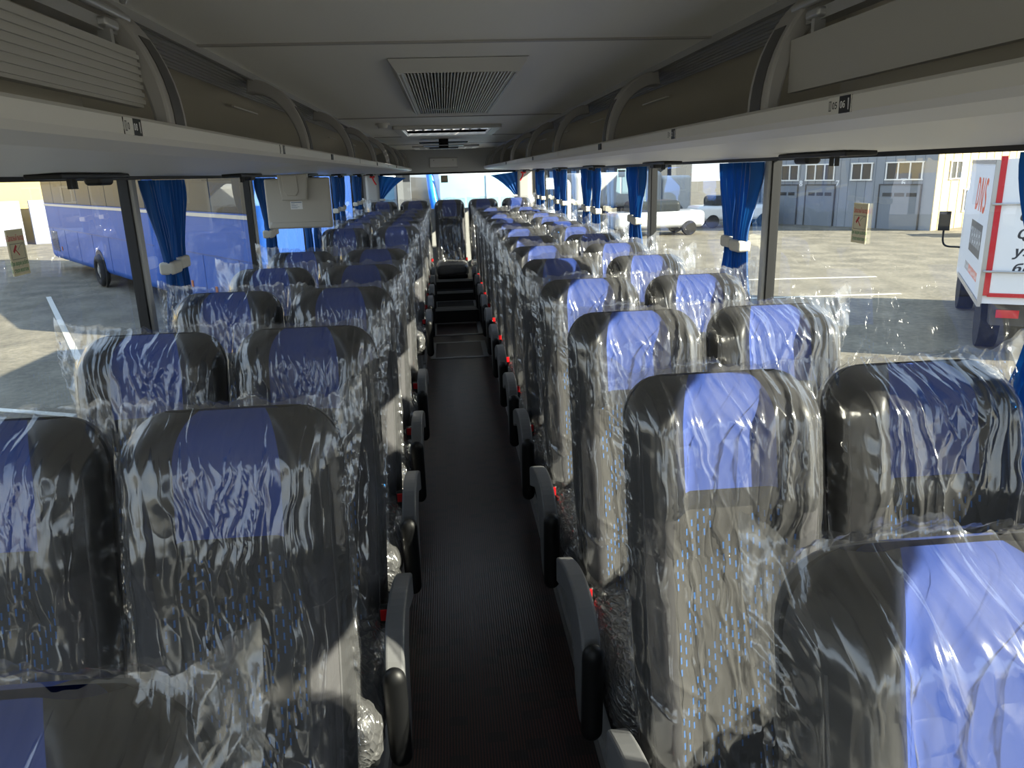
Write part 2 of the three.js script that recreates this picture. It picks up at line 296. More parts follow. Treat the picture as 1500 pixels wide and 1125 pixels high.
// ---------------------------------------------------------------- curtains
function curtain(s, z, label, y0 = SILL + 0.02, wide = 0.44) {
  const c = thing('window_curtain', label, 'curtain', [s * 1.195, 0, z], 0, s < 0 ? 'curtains on the monitor side' : 'curtains opposite the monitor');
  const yT = 1.78, tie = 1.44;
  const w = (y) => y > tie ? lerp(0.2, wide, sm(tie, yT, y) ** 0.9) : lerp(0.2, wide * 0.8, sm(tie, y0, y));
  for (const k of [0, 1]) {
    part('curtain_panel', grid(60, 26, (u, v) => {
      const y = lerp(yT, y0, v), half = w(y) / 2, zz = k ? -half * u : half * u, pl = Math.sin(u * 34 + k * 1.7) + 0.4 * Math.sin(u * 71 + v * 2);
      return [pl * 0.012 * (0.5 + half / 0.2) + 0.006 * noise(u * 4, v * 3 + z), y, zz + (k ? -0.004 : 0.004) + 0.02 * (v - 0.4) * (k ? -1 : 1)];
    }), M.curtain, c);
    part('tie_band', rb(0.06, 0.05, 0.108, 0.012, 0, tie + (k ? 0.005 : -0.005), k ? -0.055 : 0.055), M.tie, c);
  }
}
for (const s of [-1, 1]) POSTS.slice(1).forEach((z, i) => {
  const who = s < 0 ? 'monitor side' : 'side opposite the monitor';
  curtain(s, z - (i ? 0.22 : 0.14), `blue tied curtain at ${ORDINAL[i]} window post behind the windshield, ${who}`);
  if (i > 2) curtain(s, z + 0.22, `blue tied curtain just ahead of ${ORDINAL[i]} window post behind the windshield, ${who}`, SILL + 0.02, 0.3);
});
for (const s of [-1, 1]) {
  const c = thing('rear_curtain', s < 0 ? 'blue swag curtain in rear window corner, monitor side' : 'blue swag curtain in rear window corner opposite the monitor', 'curtain', [s * 0.95, 1.78, Z1 + 0.1]);
  part('swag', grid(40, 20, (u, v) => { const wv = lerp(0.42, 0.1, v ** 0.8); return [s * (0.08 - u * wv * (1 - 0.2 * v)), -0.33 * v - 0.05 * u * (1 - v), 0.012 * Math.sin(u * 26) * (1 - 0.4 * v)]; }), M.curtain, c);
  part('tail', grid(20, 8, (u, v) => [s * (0.1 - u * lerp(0.09, 0.14, v)), -0.36 - v * 0.14, 0.008 * Math.sin(u * 24)]), M.curtain, c);
  part('tie_band', rb(0.13, 0.03, 0.04, 0.01, s * 0.04, -0.345, 0), M.tie, c);
  const h = thing('emergency_hammer', s < 0 ? 'red emergency hammer on rear corner pillar, monitor side' : 'red emergency hammer on rear corner pillar opposite the monitor', 'hammer', [s * 1.08, 1.73, -11.2]);
  part('handle', tube([[0, 0.03, 0], [-s * 0.02, -0.03, 0], [-s * 0.05, -0.08, 0.01]], 0.011), M.red, h); part('head', cyl(0.014, 0.07, 0, 0.03, 0, 'x'), M.red, h);
}
// emergency-exit stickers on the glass
const exitPicture = picture(300, 420, (g) => {
  g.fillStyle = '#e9dfb8'; g.fillRect(0, 0, 300, 420); g.fillStyle = '#d9cfae'; g.fillRect(14, 14, 272, 392);
  g.fillStyle = '#c4262c'; g.font = 'bold 33px sans-serif'; g.textAlign = 'center'; g.save(); g.scale(1, 2.2); g.fillText('Запасный выход', 150, 46); g.restore();
  g.strokeStyle = '#444'; g.lineWidth = 4; g.strokeRect(30, 130, 240, 140); g.beginPath(); g.moveTo(150, 190); g.lineTo(220, 140); g.lineTo(265, 140); g.stroke();
  g.fillStyle = '#b3121a'; g.save(); g.translate(105, 175); g.rotate(-0.8); g.fillRect(-42, -14, 84, 28); g.fillRect(-6, 10, 12, 80); g.restore();
  g.fillStyle = '#2f7a3c'; g.font = 'bold 29px sans-serif'; g.save(); g.scale(1, 2); g.fillText('При аварии разбить', 150, 163); g.fillText('стекло молотком', 150, 195); g.restore();
});
for (const [s, y, z] of [[-1, 1.595, -2.22], [1, 1.58, -2.35]]) {
  const st = thing('exit_sticker', s < 0 ? 'emergency exit sticker on the pane beside the blue coaches' : 'emergency exit sticker on the pane before the grey building', 'sticker', [s * 1.255, y, z]);
  part('sheet', bx(0.085, 0.125, 0.003, 0, 0, 0).rotateY(-s * Math.PI / 2), std('#ffffff', 0.5, { map: exitPicture }), st);
}
{
  const st = thing('exit_sticker', 'small square brownish notice stuck on the rear window', 'sticker', [-0.06, 1.7, Z1 - 0.02]);
  part('sheet', bx(0.1, 0.1, 0.003, 0, 0, 0), std('#9a9078', 0.6), st); part('band', bx(0.1, 0.014, 0.004, 0, -0.043, 0), std('#3f6a60', 0.6), st); part('inner_field', bx(0.074, 0.05, 0.004, 0.003, 0.008, 0), std('#b0a68c', 0.6), st);
}

// ---------------------------------------------------------------- seats
const YB = 0.47, YT = 1.34;
const zc = (y) => 0.21 * (1 - (Math.min(y, YT) - YB) / (YT - YB));
const hwAt = (y) => (y < 1.245 ? 0.208 : 0.208 - 0.085 * (1 - Math.sqrt(Math.max(0, 1 - ((y - 1.245) / 0.0955) ** 2)))) - 0.008 * sm(0.9, 0.5, y);
const closeAt = (y) => (y < 1.265 ? 1 : Math.sqrt(Math.max(0, 1 - ((y - 1.265) / 0.0755) ** 2)));
const wingAt = (y) => lerp(0.028, 0.06, sm(0.98, 1.12, y));
function frontZ(x, y, filled) {
  const q = Math.min(1, Math.abs(x) / hwAt(y)), w = (filled ? 1 : sm(0.4, 0.68, q)) * (1 - 0.8 * sm(0.74, 1, q));
  return zc(y) + (0.062 * Math.pow(Math.max(0, 1 - q ** 6), 0.45) + wingAt(y) * w) * closeAt(y);
}
const backZ = (x, y) => { const q = Math.min(1, Math.abs(x) / hwAt(y)); return zc(y) - 0.06 * Math.pow(Math.max(0, 1 - q ** 5), 0.45) * closeAt(y); };
const qs = (() => { const a = []; for (let i = 0; i <= 40; i++) { const t = i / 40 * 2 - 1; a.push(Math.sign(t) * (1 - (1 - Math.abs(t)) ** 1.5)); } return a; })();
const ys = (() => { const a = []; for (let j = 0; j <= 44; j++) a.push(j / 44); return a.map((t) => YB + (YT - YB) * (1 - (1 - t) ** 1.35)); })();
// pick: which pieces of the seat-back skin belong to the part
function skin(pick) {
  const p = [], n = [], uv = [], id = []; const e = 1e-3;
  for (const back of [0, 1]) {
    const base = p.length / 3, zf = back ? backZ : (x, y) => frontZ(x, y, false);
    for (const y of ys) for (const q of qs) { const h = hwAt(y), x = q * h; p.push(x, y, zf(x, y)); uv.push(x / 0.5, y / 0.5); }
    for (let j = 0; j + 1 < ys.length; j++) for (let i = 0; i + 1 < qs.length; i++) {
      const x = (qs[i] + qs[i + 1]) / 2, y = (ys[j] + ys[j + 1]) / 2; if (pick(x, y, back) === false) continue;
      const a = base + j * qs.length + i, b = a + 1, c = a + qs.length, d = c + 1;
      back ? id.push(a, d, b, a, c, d) : id.push(a, b, d, a, d, c);
    }
  }
  const g = new THREE.BufferGeometry(); g.setAttribute('position', new THREE.Float32BufferAttribute(p, 3)); g.setAttribute('uv', new THREE.Float32BufferAttribute(uv, 2)); g.setIndex(id); g.computeVertexNormals();
  const used = [...new Set(id)].sort((a, b) => a - b), map = new Map(used.map((k, i) => [k, i])), out = new THREE.BufferGeometry();
  for (const [k, w] of [['position', 3], ['normal', 3], ['uv', 2]]) { const src = g.attributes[k].array, d = []; for (const u of used) for (let c = 0; c < w; c++) d.push(src[u * w + c]); out.setAttribute(k, new THREE.Float32BufferAttribute(d, w)); }
  out.setIndex(id.map((k) => map.get(k))); return out;
}
const isBlue = (q, y) => Math.abs(q) < 0.46 && y > 1.12, isCloth = (q, y, b) => !b && Math.abs(q) < 0.62 && y <= 1.08, isSide = (q, y, b) => !b && Math.abs(q) >= 0.62 && Math.abs(q) < 0.9 && y <= 1.08;
const G = {
  blue: skin((x, y) => isBlue(x, y)), cloth: skin(isCloth), side: skin(isSide), leather: skin((x, y, b) => !isBlue(x, y) && !isCloth(x, y, b) && !isSide(x, y, b)),
  cushion: rb(0.4, 0.13, 0.5, 0.045, 0, 0.45, 0.47, 5), base: rb(0.4, 0.05, 0.44, 0.015, 0, 0.36, 0.46),
  seam: mergeGeometries([-1, 1].map((s) => tube(Array.from({ length: 12 }, (_, k) => { const y = 0.52 + k * 0.066; return [s * hwAt(y) * 0.9, y, frontZ(hwAt(y) * 0.9, y) + 0.001]; }), 0.0022, 30, 5))),
};
// film over the back: a loose bag, its top corners standing out as ears
function bag(k, earL, earR, nu, nv) {
  const o = k * 17.3, ridge = (n) => Math.pow(1 - Math.min(1, Math.abs(n)), 3);
  const sheet = (back) => grid(nu, nv, (u, v) => {
    const q = u * 2 - 1, top = 1.362 + 0.012 * noise(q * 2 + o, 3) + 0.006 * noise(q * 9, o) + 0.75 * (q < 0 ? earL : earR) * sm(0.72, 1, Math.abs(q));
    const y = lerp(top, back ? 0.6 : 0.5, v), side = q < 0 ? earL : earR;
    const ear = side * Math.pow(sm(1.0, 1.36, y), 1.6) + 0.005 * noise(y * 7, o + (q < 0 ? 5 : 9)) * sm(1.36, 1.2, y);
    const hs = hwAt(Math.min(y, 1.25)), half = hs + 0.01 + Math.max(0, ear), x = q * half, ax = Math.abs(x), ye = Math.min(y, 1.335);
    const over = sm(hs * 0.93, hs + 0.02, ax), xin = Math.sign(x) * Math.min(ax, hwAt(ye) * 0.995);
    let z = back ? backZ(xin, ye) - 0.01 : frontZ(xin, ye, true) + 0.01;
    z = lerp(z, zc(ye) + (back ? -0.006 : 0.012) * (1 - Math.abs(q) ** 6), Math.max(over, sm(1.33, 1.36, y)));
    const bend = 0.13 * noise(x * 3 + o, y * 2.5);
    const fan = (cx) => ridge(1.25 * noise((x - cx) / (1.62 - y) * 6.8 + o + cx * 40 + bend, y * 0.22 + o));
    const left = sm(0.1, -0.1, x + 0.08 * noise(y * 3, o));
    const part2 = 0.55 + 0.45 * noise(x * 4 + o, y * 1.1 - o);
    let f = lerp(fan(0.16), fan(-0.16), left) * part2 + 0.25 * ridge(1.3 * noise((x + 0.35 * (y - 1) * (left - 0.5)) * 17 + bend, y * 1.1 + o)) * sm(-0.3, 0.5, noise(x * 5 - o, y * 3));
    f += sm(0.9, 0.6, y) * 0.45 * ridge(1.2 * noise(x * 7 + y * 5 + o, y * 6 - x * 3)) + sm(hs * 0.9, hs, ax) * 0.5 * ridge(noise(y * 14, ax * 12 + o));
    const amp = 0.021 * sm(1.375, 1.31, y) + 0.003;
    z += (back ? -1 : 1) * amp * f + (over > 0.5 ? 0.01 * noise(x * 14 + o, y * 9) : 0);
    return [x + 0.006 * noise(y * 12 + o, q * 3) * (1 - sm(hs * 0.7, hs * 0.95, ax)), y + 0.004 * noise(x * 20, o), z];
  }, (u, v, p) => [p[0] / 0.5 + k * 0.37, p[1] / 0.5]);
  return mergeGeometries([sheet(0), sheet(1)]);
}
function cushionFilm(k) {
  const g = mergeVertices(new RoundedBoxGeometry(0.455, 0.155, 0.53, 14, 0.055)), p = g.attributes.position, v = new THREE.Vector3();
  const b = new THREE.BoxGeometry(1, 1, 1, 36, 12, 40), q = b.attributes.position, uv = b.attributes.uv;
  for (let i = 0; i < q.count; i++) {
    v.fromBufferAttribute(q, i); const d = new THREE.Vector3(v.x * 0.385, v.y * 0.15, v.z * 0.51), r = 0.05;
    const c = new THREE.Vector3(Math.max(-0.142, Math.min(0.142, d.x)), Math.max(-0.025, Math.min(0.025, d.y)), Math.max(-0.205, Math.min(0.205, d.z)));
    const out = d.clone().sub(c); if (out.lengthSq() > 1e-9) out.normalize();
    const n = noise(d.x * 16 + k * 9, d.z * 16 + d.y * 20), n2 = noise(d.x * 40 + k, d.z * 40 - d.y * 30);
    d.copy(c).addScaledVector(out, r + 0.012 + 0.012 * (1 - Math.abs(n)) ** 2 + 0.005 * (1 - Math.abs(n2)) ** 2);
    q.setXYZ(i, d.x, d.y, d.z); uv.setXY(i, (d.x + d.y) / 0.4, (d.z + d.y) / 0.4);
  }
  const m = mergeVertices(new THREE.BufferGeometry().copy(b).deleteAttribute('normal'), 1e-5); m.computeVertexNormals(); return m.translate(0, 0.45, 0.475);
}
const bags = {}; const bagOf = (kind, near) => bags[kind + near] ??= bag(...{ aisleLeft: [1, 0.0, 0.035], windowLeft: [2, 0.055, 0.0], aisleRight: [3, 0.035, 0.0], windowRight: [4, 0.0, 0.05], middle: [5, 0.004, 0.004] }[kind], ...(near ? [120, 130] : [56, 56]));
const cushFilms = [cushionFilm(0), cushionFilm(1)];
const arm = (() => { const s = new THREE.Shape(); s.moveTo(0.2, 0.6); s.quadraticCurveTo(0.4, 0.69, 0.55, 0.665); s.quadraticCurveTo(0.66, 0.64, 0.665, 0.5); s.quadraticCurveTo(0.67, 0.36, 0.61, 0.35); s.quadraticCurveTo(0.55, 0.36, 0.53, 0.46); s.quadraticCurveTo(0.5, 0.58, 0.38, 0.6); s.lineTo(0.2, 0.53); s.closePath();
  return new THREE.ExtrudeGeometry(s, { depth: 0.034, bevelEnabled: true, bevelSize: 0.008, bevelThickness: 0.008, bevelSegments: 3, curveSegments: 10 }).rotateY(-Math.PI / 2).translate(0.017, 0, 0); })();   // outline (z, y), thickness along x
const armPad = (() => { const g = new THREE.CapsuleGeometry(0.034, 0.24, 6, 14); g.scale(0.85, 1, 0.7); return g.rotateX(0.1).translate(0, 0.47, 0.664); })();
const buckle = { body: rb(0.035, 0.07, 0.03, 0.007, 0, 0.535, 0.31), red: rb(0.024, 0.035, 0.006, 0.002, 0, 0.55, 0.327) };
const legGeo = join([rb(0.035, 0.3, 0.3, 0.01, 0, 0.21, 0.42), bx(0.06, 0.02, 0.46, 0, 0.07, 0.42), bx(0.03, 0.03, 0.44, 0, 0.345, 0.42)]);
function seat(kind, x, z, lift, near, label, group, film2) {
  const aisle = kind.startsWith('aisle') ? (kind === 'aisleLeft' ? 1 : -1) : 0;   // side on which the aisle lies
  const t = thing('bus_seat', label, 'seat', [x, lift, z], 0, group);
  part('cushion', G.cushion, M.leather, t); part('seat_pan', G.base, M.black, t);
  const b = part('backrest', G.leather, M.leather, t);
  part('backrest_cloth', G.cloth, M.cloth, b); part('side_cloth', G.side, M.clothPlain, b);
  part('headrest_patch', G.blue, M.blue, b); if (near) part('seam', G.seam, M.stitch, b);
  part('plastic_cover', bagOf(kind, near), M.film, t).userData.label = 'clear crinkled plastic film over the backrest';
  part('cushion_film', cushFilms[film2 % 2], M.filmCrumpled, t).userData.label = 'clear crumpled plastic film over the cushion';
  if (aisle) {
    const a = part('armrest', arm, M.armrest, t); a.position.x = aisle * 0.252;
    part('arm_pad', armPad, M.black, a);
    const l = part('leg', legGeo, M.steel, t); l.position.x = aisle * 0.15;
  } else { const l = part('leg', legGeo, M.steel, t); l.position.x = kind.endsWith('Left') ? -0.12 : 0.12; }
  const bs = part('buckle', buckle.body, M.black, t); bs.position.x = (aisle || 1) * 0.2;
  part('buckle_button', buckle.red, M.red, bs);
  return t;
}
const ORD = ORDINAL; //'first', 'second', 'third', 'fourth', 'fifth', 'sixth', 'seventh', 'eighth', 'ninth', 'tenth', 'eleventh', 'twelfth', 'thirteenth'];
const LEFT = [-0.6, -1.45, -2.26, -3.08, -3.87, -4.7, -6.75, -7.5, -8.25, -9.0, -9.75], RIGHT = [-0.75, -1.53, -2.29, -3.05, -3.82, -4.52, -5.25, -5.97, -6.7, -7.43, -8.15, -8.9, -9.7];
const XA = 0.5, XW = 0.946;
[[LEFT, -1, 'Left', 'monitor side'], [RIGHT, 1, 'Right', 'side opposite the monitor']].forEach(([rows, s, nm, who]) => rows.forEach((z, i) => {
  const ord = ORD[rows.length - 1 - i];
  seat('aisle' + nm, s * XA, z, 0, i < 4, `plastic-wrapped aisle seat in ${ord} row ahead of rear bench, ${who}`, `aisle seats, ${who}`, i);
  if (i || s > 0) seat('window' + nm, s * XW, z, 0, i < 4, `plastic-wrapped window seat in ${ord} row ahead of rear bench, ${who}`, `window seats, ${who}`, i + 1);
}));
[[-0.93, 'windowLeft', 'window end of the monitor side'], [-0.48, 'middle', 'next to its centre on the monitor side'], [-0.01, 'middle', 'at the end of the aisle'], [0.46, 'middle', 'next to its centre, opposite the monitor'], [0.93, 'windowRight', 'window end opposite the monitor']].forEach(([x, k, where], i) =>
  seat(k, x, -10.8, 0.085, false, `plastic-wrapped rear bench seat, ${where}`, 'rear bench seats', i));

// ---------------------------------------------------------------- outside
const GY = -1.25;
const asphaltMap = tex(512, 512, (u, v) => { const n = 0.46 + 0.08 * tile(u, v, 6) + 0.06 * tile(u, v, 40) + 0.05 * tile(u, v, 120); return [n * 1.02, n * 0.96, n * 0.83]; }, true, [0.12, 0.12]);
{
  const g = structure('ground', 'pale dusty asphalt yard outside the bus', 'ground');
  part('asphalt', grid(1, 1, (u, v) => [lerp(-120, 120, u), GY, lerp(60, -160, v)], (u, v) => [u * 240, v * 220]), std('#ffffff', 0.9, { map: asphaltMap }), g);
  for (const [x, z, l, a] of [[-8, -16, 14, 0.5], [-9, -12.5, 16, 0.62], [-6, -10.5, 10, 1.2], [7, -20, 9, 1.45], [6.5, -17, 8, 1.5]]) part('painted_line', bx(0.12, 0.01, l, 0, 0, 0).rotateY(a).translate(x, GY + 0.006, z), M.tie, g);
}
const coachBlue = std('#1f5cb8', 0.5), coachWhite = std('#e2e6ea', 0.4), darkGlass = std('#3c4042', 0.35, { specularIntensity: 0.2 }), tyre = std('#141414', 0.8);
// coach with its near side along +z of its own axes; x runs along it
function coach(label, pos, turn, len, body, wheels) {
  const c = thing('parked_coach', label, 'bus', pos, turn);
  part('body', rb(len, 3.1, 2.5, 0.22, 0, 1.95, -1.25, 4), body, c);
  for (let k = 0, n = Math.round(len / 1.9), w = (len - 0.5) / n; k < n; k++) part('side_window', rb(w - 0.03, 0.85, 0.04, 0.015, -len / 2 + 0.25 + (k + 0.5) * w, 2.85, 0.0), darkGlass, c);
  part('stripe', bx(len - 0.3, 0.07, 0.03, 0, 2.36, 0.005), std('#d8d2c6', 0.4), c);
  part('panel_seam', [bx(len - 0.2, 0.02, 0.01, 0, 1.55, 0.002), ...Array.from({ length: Math.floor(len / 2) }, (_, k) => bx(0.02, 1.1, 0.01, -len / 2 + 1 + k * 2, 1.0, 0.002))], std('#1c4a94', 0.4), c);
  for (const x of wheels) {
    part('wheel_arch', cyl(0.6, 0.05, x, 0.52, 0.0, 'z', 0.6, 28), M.black, c);
    const w = part('wheel', new THREE.TorusGeometry(0.36, 0.14, 12, 28).translate(x, 0.5, 0.0), tyre, c);
    part('rim', cyl(0.27, 0.1, x, 0.5, 0.02, 'z', 0.22), M.alu, w);
    part('wheel_hub', cyl(0.1, 0.16, x, 0.5, 0.03, 'z'), M.steel, w);
  }
  part('grille', Array.from({ length: 12 }, (_, k) => bx(1.1, 0.03, 0.03, -len / 2 + 1.1, 0.75 + k * 0.06, 0.01)), M.bracketDark, c);
  for (const x of [-len / 2 + 2.1, len / 2 - 2.4]) part('side_lamp', bx(0.1, 0.14, 0.02, x, 0.85, 0.01), std('#c26a20', 0.4), c);
  return c;
}
{
  const dir = Math.atan2(11.4, 16), turn = -Math.atan2(16, 11.4);   // the row of coaches runs away to the rear
  const at = (d) => [-15 + Math.sin(dir) * d, GY, -30.2 + Math.cos(dir) * d];
  coach('blue coach with pale stripe and rear wheel in full view across the yard', at(6.75), turn, 13.5, coachBlue, [0.85]);
  coach('blue coach parked in line ahead of another, partly behind the curtains', at(16.9), turn, 6, coachBlue, [-1.6, 1.8]);
}
function coachFront(label, pos, turn, body) {
  const c = thing('parked_coach', label, 'bus', pos, turn);
  part('body', rb(2.5, 3.2, 9, 0.3, 0, 1.85, -4.5, 5), body, c);
  const w = part('windshield', grid(20, 10, (u, v) => [lerp(-1.08, 1.08, u), lerp(1.5, 3.0, v), 0.03 + 0.1 * (1 - (u * 2 - 1) ** 2)]), std('#a9cdd6', 0.08, { clearcoat: 1 }), c);
  part('divider', bx(0.04, 1.45, 0.03, 0, 2.25, 0.14), coachWhite, w);
  part('wiper', [tube([[-0.7, 1.5, 0.12], [-0.4, 1.75, 0.16], [0.1, 1.9, 0.17]], 0.018), tube([[0.2, 1.5, 0.15], [0.5, 1.75, 0.15], [0.9, 1.85, 0.1]], 0.018)], M.black, w);
  part('blue_band', tube([[-1.27, 3.1, -0.25], [-1.2, 2.3, 0.02], [-0.95, 1.6, 0.09], [0, 1.36, 0.14], [1.0, 1.5, 0.09], [1.26, 1.6, -0.3]], 0.1, 50, 8), std('#2f8fe6', 0.3), c);
  for (const x of [-0.95, 0.95]) part('headlamp', rb(0.4, 0.22, 0.06, 0.03, x, 0.85, 0.02), M.alu, c);
  part('bumper', rb(2.5, 0.4, 0.12, 0.05, 0, 0.45, 0.03), body, c);
  for (const z of [-1.6, -6.5]) for (const x of [-1.2, 1.2]) part('wheel', cyl(0.48, 0.28, x, 0.48, z, 'x'), tyre, c);
  part('side_window', [bx(0.02, 0.9, 7.6, -1.252, 2.5, -4.4), bx(0.02, 0.9, 7.6, 1.252, 2.5, -4.4)], darkGlass, c);
  return c;
}
coachFront('white coach with blue curve, its windshield facing the rear window', [0.9, GY, -18], 0.1, coachWhite);
coachFront('white coach with dark side windows standing beside the one behind', [-2.5, GY, -22], 0.42, coachWhite);
{
  const v = thing('delivery_van', 'white van behind the rear window with blue lower edge', 'van', [3.2, GY, -27], 0);
  part('body', rb(2.4, 2.5, 5, 0.25, 0, 1.5, -2.5, 4), coachWhite, v); part('bumper', rb(2.4, 0.35, 0.3, 0.1, 0, 0.55, 0), coachBlue, v); part('windscreen', rb(1.9, 0.7, 0.06, 0.02, 0, 2.05, 0), darkGlass, v);
  for (const x of [-1, 1]) part('wheel', cyl(0.38, 0.25, x, 0.38, -0.9, 'x'), tyre, v);
}
// grey workshop with numbered gates; its sunlit end wall is cream
{
  const A = new THREE.Vector3(17.56, GY, -38.65), B = new THREE.Vector3(21.13, GY, -31.95), d = B.clone().sub(A), ang = Math.atan2(-d.z, d.x);
  const w = thing('workshop_building', 'grey corrugated workshop with numbered gates and a cream end wall', 'building', A.toArray(), ang);
  const grey = std('#8f959c', 0.7), cream = std('#d8c49a', 0.8), pane = std('#3c4044', 0.15), frame = std('#e8e8e4', 0.5), digit = std('#dcdfe2', 0.6);
  const L = 7.6, Ht = 6.5, yy = (y) => y - GY;
  part('front_wall', span(-4, L, 0, Ht, 0, -0.3), grey, w);
  part('end_wall', span(L - 0.02, L + 0.02, 0, Ht, 0.001, -16), cream, w);
  for (let k = 0; k < 25; k++) part('rib', bx(0.05, Ht, 0.03, -3.8 + k * 0.45, Ht / 2, 0.015), grey, w);
  for (let k = 0; k < 22; k++) part('end_rib', bx(0.03, Ht, 0.05, L + 0.03, Ht / 2, -0.5 - k * 0.7), cream, w);
  part('roof', prism([[-4.2, Ht], [L + 0.3, Ht], [L + 0.3, Ht + 0.3], [-4.2, Ht + 0.3]], -16.2, 0.3), std('#7b5a4c', 0.7), w);
  const win = (x0, x1, y0, y1, n, end) => {
    const g = end ? (a, b, c, e, z) => span(L + 0.04, L + 0.04 + z, c, e, -a, -b) : (a, b, c, e, z) => span(a, b, c, e, 0.03, 0.03 + z);
    const f = part('window', [g(x0 - 0.06, x1 + 0.06, y1, y1 + 0.06, 0.05), g(x0 - 0.06, x1 + 0.06, y0 - 0.06, y0, 0.05), ...Array.from({ length: n + 1 }, (_, k) => g(lerp(x0, x1, k / n) - 0.03, lerp(x0, x1, k / n) + 0.03, y0, y1, 0.05))], frame, w);
    for (let k = 0; k < n; k++) part('pane', g(lerp(x0, x1, k / n) + 0.03, lerp(x0, x1, (k + 1) / n) - 0.03, y0, y1, 0.01), pane, f);
  };
  for (const [a, b, n] of [[-3.6, -2.0, 3], [-0.92, 0.64, 3], [1.1, 2.66, 3], [3.6, 4.61, 2], [5.33, 6.99, 3]]) win(a, b, yy(0.97), yy(1.66), n);
  for (const [a, b, y0, y1, n] of [[1.0, 1.9, yy(0.95), yy(1.65), 2], [2.9, 4.5, yy(0.95), yy(1.65), 3], [6, 7.2, yy(0.95), yy(1.65), 2], [2.4, 3.9, yy(-0.5), yy(0.4), 3]]) win(a, b, y0, y1, n, true);
  for (const [a, b] of [[-3.7, -1.7], [-1.0, 0.65], [1.17, 2.76], [5.1, 7.0]]) {
    const g = part('gate', span(a, b, 0, yy(0.7), 0.03, 0.06), std('#7d848c', 0.6), w);
    part('gate_frame', [span(a - 0.05, a, 0, yy(0.75), 0.02, 0.09), span(b, b + 0.05, 0, yy(0.75), 0.02, 0.09), span(a, b, yy(0.7), yy(0.75), 0.02, 0.09)], M.bracketDark, g);
    for (let k = 0; k < 3; k++) part('gate_pane', span(a + 0.15 + k * (b - a - 0.2) / 3, a + 0.05 + (k + 1) * (b - a - 0.2) / 3, yy(0.2), yy(0.36), 0.06, 0.07), pane, g);
  }
  for (const [n, x] of [['8', 0.84], ['7', 2.9], ['6', 6.2]]) {
    const t = picture(64, 96, (g) => { g.fillStyle = '#8f959c'; g.fillRect(0, 0, 64, 96); g.fillStyle = '#e4e7ea'; g.font = 'bold 88px sans-serif'; g.textAlign = 'center'; g.fillText(n, 32, 80); });
    part('gate_number', bx(0.27, 0.4, 0.01, x - 0.02, yy(0.8), 0.036), std('#ffffff', 0.6, { map: t }), w);
  }
}
{
  // long dark depot with a pale canopy edge beyond the middle windows
  const w = thing('depot_building', 'dark depot building with pale canopy edge and red upper wall', 'building', [11, GY, -56], 0.25);
  part('wall', span(-16, 8, 0, 4.2, 0, -1), std('#55585c', 0.7), w); part('upper_wall', span(-16, 8, 4.2, 8, -0.2, -1), std('#7a4f45', 0.8), w);
  part('canopy', rb(22, 0.22, 1.6, 0.03, -4, 3.9, 0.8), std('#e6e0cf', 0.6), w);
  for (let k = 0; k < 9; k++) part('pilaster', bx(0.4, 3.8, 0.2, -14.5 + k * 2.6, 1.9, 0.1), std('#6a6d70', 0.7), w);
  const y = thing('boundary_wall', 'cream wall with stacked pale pallets behind the blue coaches', 'wall', [-24, GY, -44], 0.5);
  part('wall', span(-16, 14, 0, 5.5, 0, -0.4), std('#c4ad78', 0.85), y);
  for (let k = 0; k < 6; k++) part('pallet_stack', rb(1.6, 2.3, 1, 0.03, -6 + k * 2, 1.15, 1.2), std('#9a9db0', 0.8), y);
}
